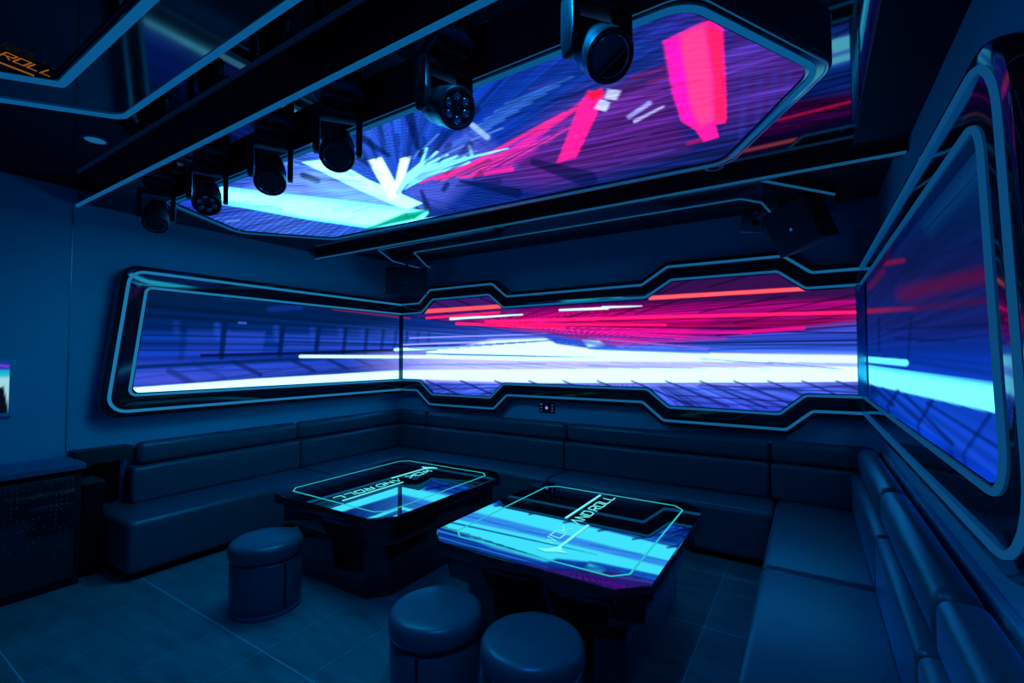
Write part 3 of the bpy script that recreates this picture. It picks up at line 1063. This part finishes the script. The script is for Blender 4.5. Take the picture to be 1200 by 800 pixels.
for (x, y, ex, tilt, kind, lab) in (
        (-3.80, 1.39, -3, 50, 'spot', 'black spot moving head at the wall end of the row, lens down'),
        (-3.085, 1.39, -2, 44, 'wash', 'second moving head from the left wall, with a ring of small lenses'),
        (-2.405, 1.39, -2, 50, 'spot', 'third moving head from the left wall, single lens facing the room'),
        (-1.85, 1.39, -2, 46, 'spot', 'black spot moving head in front of the white streaks of the ceiling screen'),
        (-1.20, 1.39, 30, 26, 'wash', 'multi lens moving head beside the pink fan, round mounting ring above'),
        (-.56, 1.39, 30, 42, 'spot', 'largest nearest moving head, its big round lens with a bright rim')):
    moving_head((x, y, ZT), az_to_cam(x, y, ex), tilt, kind, lab)

# ------------------------------------------------------------------ downlights
t = thing('downlight', 'round pale blue downlight in the upper ceiling near the left wall', 'downlight', (-3.72, 1.03, ZU))
MB().lathe([(.052, -.004), (.052, -.008), (.064, -.008), (.07, 0)], 36).build('rim', METAL, t, smooth=40, local=True)
MB().lathe([(0, -.006), (.053, -.006), (.053, 0), (0, 0)], 36).build('diffuser', DOWN, t, smooth=40, local=True)
t = thing('downlight', 'small unlit ceiling downlight behind the far edge of the ceiling screen', 'downlight', (-.5, 3.24, ZT))
MB().lathe([(.035, -.002), (.035, -.012), (.06, -.012), (.068, 0)], 36).build('rim', METAL, t, smooth=40, local=True)
MB().lathe([(0, -.004), (.036, -.004), (.036, 0), (0, 0)], 36).build('diffuser', LENS, t, smooth=40, local=True)


for lx, lab in ((-.80, 'added unseen downlight above the camera, next to the ceiling step'),):  # added out of view to brighten the seats, stools and floor
    t = thing('downlight', lab, 'downlight', (lx, 1.125, ZU))
    MB().lathe([(.052, -.004), (.052, -.008), (.064, -.008), (.07, 0)], 36).build('rim', METAL, t, smooth=40, local=True)
    MB().lathe([(0, -.006), (.053, -.006), (.053, 0), (0, 0)], 36).build('diffuser', DOWN, t, smooth=40, local=True)
    ld = bpy.data.lights.new('fill_lamp', 'SPOT')
    ld.energy = 70
    ld.color = (0.0, 0.47, 1.0)
    ld.spot_size = math.radians(140)
    ld.spot_blend = 1.0
    ld.shadow_soft_size = .055
    lo = bpy.data.objects.new('fill_lamp', ld)
    C.objects.link(lo)
    lo.parent = t
    lo.location = (0, 0, -.02)

# ------------------------------------------------------------------ speakers
def speaker(loc, rz, tilt, w, h, d, label):
    t = thing('wall_speaker', label, 'speaker', loc, rz)
    t.rotation_euler = (math.radians(tilt[0]), math.radians(tilt[1]), rz)
    fpts = [(-w / 2, -d / 2), (w / 2, -d / 2), (w / 2 - .07, d / 2), (-w / 2 + .07, d / 2)]
    MB().prism(fpts, -h / 2, h / 2, .012, 3).build('cabinet', FIXTURE, t, smooth=40, local=True)
    MB().box(-w / 2 + .02, w / 2 - .02, -d / 2 - .012, -d / 2 + .004, -h / 2 + .02, h / 2 - .02, .005).build('grille', GRILLE_CLOTH, t, smooth=40, local=True)
    MB().lathe([(0, 0), (.013, 0), (.013, .006), (0, .006)], 20, Matrix.Translation((0, -d / 2 - .012, -h * .06)) @ Matrix.Rotation(PI / 2, 4, 'X')).build('badge', CHROME, t, local=True)
    mb = MB().box(-.05, .05, .0, .05, h / 2 - .002, h / 2 + .012, .003)
    mb.box(-.02, .02, .02, .045, h / 2 + .005, h / 2 + .14, .006)
    mb.box(-.06, .06, 0, .07, h / 2 + .13, h / 2 + .145, .004)
    mb.box(-.045, .045, -.01, .06, h / 2 + .05, h / 2 + .115, .012)
    mb.build('bracket', COUNTER, t, smooth=40, local=True)
    return t


speaker((-4.42, 4.40, 2.64), math.radians(42), (10, 0), .52, .34, .28, 'dark loudspeaker hung in the far left corner above the screen frame')
speaker((-.02, 4.40, 2.72), math.radians(-38), (16, -14), .40, .38, .30, 'tilted dark loudspeaker hung near the right corner above the notched frame')
t = thing('spotlight_bracket', 'small dark bracket plate with one hole beside the tilted right loudspeaker', 'bracket', (-.36, 4.4, RZ))
mb = MB().box(-.09, .09, -.012, .012, -.19, -.03, .01, M=Matrix.Rotation(.2, 4, 'Y'))
mb.box(-.02, .02, -.02, .03, -.04, 0, .004)
mb.build('plate', METAL, t, smooth=40, local=True)
MB().lathe([(0, 0), (.026, 0), (.03, .006), (.03, .012), (0, .012)], 24, Matrix.Translation((0, -.012, -.11)) @ Matrix.Rotation(PI / 2, 4, 'X')).build('socket', BLACK_MATTE, t, smooth=40, local=True)

# ------------------------------------------------------------------ switch panel and touch screen
t = thing('switch_panel', 'small black switch panel with a glowing violet centre under the back screen', 'switch panel', (-2.575, YB, 1.06))
MB().box(-.1, .1, -.014, 0, -.058, .058, .004).build('plate', BLACK_GLOSS, t, smooth=40, local=True)
MB().lathe([(0, 0), (.016, 0), (.018, .004), (0, .006)], 24, Matrix.Translation((0, -.012, 0)) @ Matrix.Rotation(PI / 2, 4, 'X')).build('glow_button', SOCKET_GLOW, t, smooth=40, local=True)
DIMV = emit('switch_icon', (70, 70, 150))
for sx in (-.072, .072):
    for sz in (-.034, 0, .034):
        MB().box(sx - .010, sx + .010, -.016, -.012, sz - .006, sz + .006, .002).build('button', DIMV, t, local=True)

t = thing('touch_screen', 'portrait touch screen in a blue grey frame on the left wall', 'screen', (XL, .75, 1.43))
MB().box(-.003, .03, -.21, .20, -.215, .215, .01).build('bezel', WALL, t, smooth=40, local=True)


def paint_touch(P):
    p = Paint(P)
    p.grad('y', [(415, K(10, 40, 120)), (432, K(30, 60, 190)), (434, K(30, 160, 200)), (440, K(40, 190, 215)), (444, K(160, 215, 225)), (468, K(150, 205, 220)), (488, K(60, 110, 150))])
    p.poly([(-8, 458), (4, 452), (8, 470), (11, 490), (-8, 490)], K(2, 14, 30), 1, 2)
    p.line((-4, 428), (10, 429), 2, K(140, 60, 220), .8)
    return p.c


led_grid('display', lambda a, b: np.stack([np.full_like(a, XL + .031), .75 - .19 + .36 * a, 1.43 - .185 + .37 * b], 1), 40, 50, paint_touch, t)

# ------------------------------------------------------------------ sofa
SZ = .44


def sofa(label, parts, loc):
    t = thing('sofa_section', label, 'sofa', loc, 0, 'navy leather corner sofa')
    for nm, bx, bev in parts:
        mb = MB()
        for b in (bx if isinstance(bx, list) else [bx]):
            mb.box(*b, bev, 5)
        mb.build(nm, PLINTH if nm == 'plinth' else LEATHER, t, smooth=50)
    return t


G = .003
ZL0, ZL1, ZU1 = SZ - .01, .735, .93
SX, SY, SR = -4.20, 4.15, -.26            # seat fronts: left, back, right
LX0, LX1, LXU = XL + .06, XL + .235, XL + .19
BY0, BY1, BYU = YB - .06, YB - .235, YB - .19
RX0, RX1, RXU = XR - .06, XR - .235, XR - .19
sofa('left end section of the corner sofa, its rounded end facing the bar cabinet', [
    ('seat', (XL + .06, SX, 1.41, 3.12 - G, .05, SZ), .045),
    ('lower_backrest', (LX0, LX1, 1.60, 3.12 - G, ZL0, ZL1), .035),
    ('upper_backrest', (LX0, LXU, 1.65, 3.12 - G, ZL1, ZU1), .058),
    ('plinth', (XL + .1, SX - .05, 1.46, 3.12, 0, .07), .005)], (-4.6, 2.2, 0))
sofa('corner section of the sofa where the left and back walls meet', [
    ('seat', (XL + .06, SX, 3.12 + G, YB - .06, .05, SZ), .045),
    ('lower_backrest', [(LX0, LX1, 3.12 + G, BY1 + .02, ZL0, ZL1), (LX0, -4.29 - G, BY1, BY0, ZL0, ZL1)], .035),
    ('upper_backrest', [(LX0, LXU, 3.12 + G, BYU + .02, ZL1, ZU1), (LX0, -4.29 - G, BYU, BY0, ZL1, ZU1)], .058),
    ('plinth', (XL + .1, SX - .05, 3.12, YB - .1, 0, .07), .005)], (-4.6, 4.0, 0))
sofa('long back wall sofa section behind the left glass table', [
    ('seat', (SX + G, -2.23 - G, SY, YB - .06, .05, SZ), .045),
    ('lower_backrest', (-4.29 + G, -2.25 - G, BY1, BY0, ZL0, ZL1), .035),
    ('upper_backrest', (-4.29 + G, -2.25 - G, BYU, BY0, ZL1, ZU1), .058),
    ('plinth', (SX, -2.23, SY + .05, YB - .1, 0, .07), .005)], (-3.2, 4.4, 0))
sofa('back wall sofa section directly behind the right glass table', [
    ('seat', (-2.23 + G, SR - G, SY, YB - .06, .05, SZ), .045),
    ('lower_backrest', (-2.25 + G, -.30 - G, BY1, BY0, ZL0, ZL1), .035),
    ('upper_backrest', (-2.25 + G, -.30 - G, BYU, BY0, ZL1, ZU1), .058),
    ('plinth', (-2.23, SR, SY + .05, YB - .1, 0, .07), .005)], (-1.2, 4.4, 0))
sofa('corner section of the sofa below the meeting of back and right screens', [
    ('seat', (SR + G, XR - .06, 3.10 + G, YB - .06, .05, SZ), .045),
    ('lower_backrest', [(RX1, RX0, 3.05 + G, BY1 + .02, ZL0, ZL1), (-.30 + G, RX0, BY1, BY0, ZL0, ZL1)], .035),
    ('upper_backrest', [(RXU, RX0, 3.27 + G, BYU + .02, ZL1, ZU1), (-.30 + G, RX0, BYU, BY0, ZL1, ZU1)], .058),
    ('plinth', (SR + .05, XR - .1, 3.1, YB - .1, 0, .07), .005)], (.1, 4.0, 0))
sofa('right wall sofa section with the broad blue lit seat beside the right table', [
    ('seat', (SR, XR - .06, 1.94 + G, 3.10 - G, .05, SZ), .045),
    ('lower_backrest', (RX1, RX0, 1.94 + G, 3.05 - G, ZL0, ZL1), .035),
    ('upper_backrest', (RXU, RX0, 1.94 + G, 3.27 - G, ZL1, ZU1), .058),
    ('plinth', (SR + .05, XR - .1, 1.94, 3.1, 0, .07), .005)], (.1, 2.3, 0))
sofa('nearest sofa section at the lower right, only the dark top of its back in view', [
    ('seat', (SR, XR - .06, .45, 1.94 - G, .05, SZ), .045),
    ('lower_backrest', (RX1, RX0, .45, 1.94 - G, ZL0, ZL1), .035),
    ('upper_backrest', (RXU, RX0, .45, 1.94 - G, ZL1, ZU1 - .01), .04),
    ('plinth', (SR + .05, XR - .1, .5, 1.94, 0, .07), .005)], (.1, 1.0, 0))


# ------------------------------------------------------------------ tables
def octo(hx, hy, c):
    return [(-hx + c, -hy), (hx - c, -hy), (hx, -hy + c), (hx, hy - c), (hx - c, hy), (-hx + c, hy), (-hx, hy - c), (-hx, -hy + c)]


def table(loc, rz, label):
    t = thing('coffee_table', label, 'table', loc, rz, 'black mirror topped karaoke tables')
    hx_, hy_ = .656, .745
    MB().prism(octo(hx_, hy_, .13), .53, .596, .006, 2).build('tabletop', TABLE_SIDE, t, smooth=40, local=True)
    MB().prism(octo(hx_ - .006, hy_ - .006, .128), .596, .601, 0).build('glass_top', TABLE_GLASS, t, local=True)
    MB().prism(octo(hx_ - .05, hy_ - .05, .13), .39, .53, .004, 2).build('apron', TABLE_SIDE, t, smooth=40, local=True)
    MB().prism(octo(hx_ - .16, hy_ - .11, .12), 0, .39, .006, 2).build('pedestal', TABLE_SIDE, t, smooth=40, local=True)
    ln = [(q[0], q[1], .6015) for q in fillet(octo(hx_ - .125, hy_ - .115, .07), .02, True, 3)]
    MB().tube(ln, .0052, (0, 0, 1), True, 8, .4).build('light_outline', TABLE_LINE, t, local=True)
    M = Matrix.Translation((.045, -.475, .6025)) @ Matrix.Rotation(PI / 2, 4, 'Z')
    for word, x0 in (('WOK', .03), ('AND', .40), ('ROLL', .70)):
        mb = MB()
        stroke_text(mb, word, x0, .072, .078 if word == 'WOK' else .068, .026, .0036, .2)
        for v in mb.bm.verts:
            v.co = M @ v.co
        mb.build('lettering', TABLE_TEXT, t, local=True)
    # underline with an arrow shaped start, and the upper bar
    for pts in ([(-.06, .05), (-.035, -.01), (.02, -.045), (.42, -.045), (.42, -.064), (.03, -.064), (-.01, -.085), (-.03, -.13), (-.045, -.07), (-.075, -.02)], [(.46, .112), (1.06, .112), (1.06, .128), (.46, .128)]):
        mb = MB()
        mb.prism(pts, 0, .0015)
        for v in mb.bm.verts:
            v.co = M @ v.co
        mb.build('logo_bar', TABLE_TEXT, t, local=True)
    return t


table((-1.280, 2.802, 0), 0, 'right glass topped table, nearer the camera, reflecting cyan and magenta streaks')
table((-2.965, 2.832, 0), PI, 'left glass topped table by the corner, reflecting the screen corner')


# ------------------------------------------------------------------ stools
def stool():
    t = thing('stool', 's', 'stool', (0, 0, 0), 0, 'round navy leather stools')
    r = .225
    MB().lathe([(0, .449), (.12, .4485), (.185, .446), (.203, .441), (.215, .432), (.222, .418), (r, .40), (r, .365), (.222, .352), (.205, .345), (0, .345)], 56).build('cushion', LEATHER, t, smooth=60, local=True)
    MB().lathe([(0, .346), (.196, .346), (.198, .334), (.212, .329), (.217, .318), (.217, .05), (.212, .03), (0, .03)], 56).build('body', LEATHER, t, smooth=50, local=True)
    for k in range(2):
        a = PI * k
        mb = MB()
        q = a
        mb.tube([(.2165 * math.cos(q), .2165 * math.sin(q), z) for z in (.05, .2, .322)], .0045, (math.cos(q), math.sin(q), 0), n=6)
        mb.build('seam', PLINTH, t, smooth=60, local=True)
        for da in (-.045, .045):
            q = a + da
            MB().tube([(.2165 * math.cos(q), .2165 * math.sin(q), z) for z in (.05, .2, .322)], .004, (math.cos(q), math.sin(q), 0), n=6).build('piping', LEATHER, t, smooth=60, local=True)
    MB().lathe([(0, .03), (.205, .03), (.221, .024), (.221, .002), (.21, 0), (0, 0)], 48).build('base_ring', COUNTER, t, smooth=50, local=True)
    return t


def polar(phi, d):
    a = phi - TH
    return (d * math.sin(a), d * math.cos(a), 0)


s0 = stool()
spots = ((math.radians(-27.36), 3.57, 'stool standing alone on the tiles beside the left table', 30),
         (math.radians(-9.085), 2.34, 'stool in front of the right table, left of the front pair', -23),
         (math.radians(2.426), 2.06, 'stool nearest the camera at the bottom edge, right of the front pair', 75))
for i, (ph, d, lab, rz) in enumerate(spots):
    s = s0 if i == 0 else copy_tree(s0)
    s.location = polar(ph, d)
    s.rotation_euler = (0, 0, math.atan2(-s.location.y, -s.location.x) + math.radians(rz))
    s['label'] = lab

# ------------------------------------------------------------------ bar cabinet at the far left
t = thing('bar_cabinet', 'long black bar cabinet with a studded front at the left edge', 'cabinet', (-4.7, .3, 0))
MB().box(XL + .004, -4.53, -.8, 1.235, 0, .80, .005).build('body', BLACK_MATTE, t, smooth=40)
MB().box(XL + .004, -4.49, -.82, 1.25, .83, .875, .006).build('countertop', COUNTER, t, smooth=40)
MB().box(XL + .004, -4.56, -.8, 1.225, .80, .83).build('shadow_gap', PLINTH, t)
mb = MB().box(-4.53, -4.522, -.76, 1.20, .06, .785, .002)
mb.build('front_panel', BLACK_GLOSS, t, smooth=40)
mb = MB()
for iz in range(20):
    for iy in range(30):
        zz, yy = .765 - iz * .033, 1.18 - iy * .028
        if rng.random() < .2 + .045 * iz:
            continue
        mb.lathe([(.0062, 0), (.0045, .004), (0, .0055)], 6, Matrix.Translation((-4.522, yy, zz)) @ Matrix.Rotation(PI / 2, 4, 'Y'))
mb.build('stud_pattern', STUD, t, smooth=60)  # small metal studs on the front panel

t = thing('wall_shelf', 'short thick dark ledge on the left wall between bar cabinet and sofa back', 'shelf', (XL, 1.45, .9))
DARK_WOOD = noise_rough(mat('dark_board', (0.001, 0.035, 0.055), 0.5, spec=0.2), 6, 0.4, 0.6)
MB().box(XL, XL + .17, 1.262, 1.63, .80, .912, .006).build('board', DARK_WOOD, t, smooth=40)
MB().box(XL, XL + .03, 1.262, 1.585, .45, .80, .003).build('shade_panel', PLINTH, t, smooth=40)  # added dark sheet standing in for shade on the wall in the gap
t = thing('storage_box', 'small dark box tucked in the gap between bar cabinet and sofa', 'box', (-4.78, 1.34, 0))
MB().box(XL + .04, -4.62, 1.265, 1.395, 0, .68, .01).build('body', PLINTH, t, smooth=40)
MB().box(XL + .035, -4.615, 1.262, 1.398, .68, .70, .005).build('lid', DARK_WOOD, t, smooth=40)

# ------------------------------------------------------------------ world and view
w = bpy.data.worlds.new('world')
bpy.context.scene.world = w
w.use_nodes = True
w.node_tree.nodes['Background'].inputs['Color'].default_value = (0.0, 0.004, 0.012, 1)
w.node_tree.nodes['Background'].inputs['Strength'].default_value = 1.0
sc = bpy.context.scene
sc.view_settings.view_transform = 'Standard'
sc.view_settings.look = 'None'
sc.view_settings.exposure = 0.0
sc.view_settings.gamma = 1.0
sc.view_settings.use_curve_mapping = False
sc.cycles.use_denoising = True
sc.cycles.max_bounces = 8
sc.cycles.glossy_bounces = 5
sc.cycles.sample_clamp_indirect = 6
sc.cycles.caustics_reflective = False
sc.cycles.caustics_refractive = False
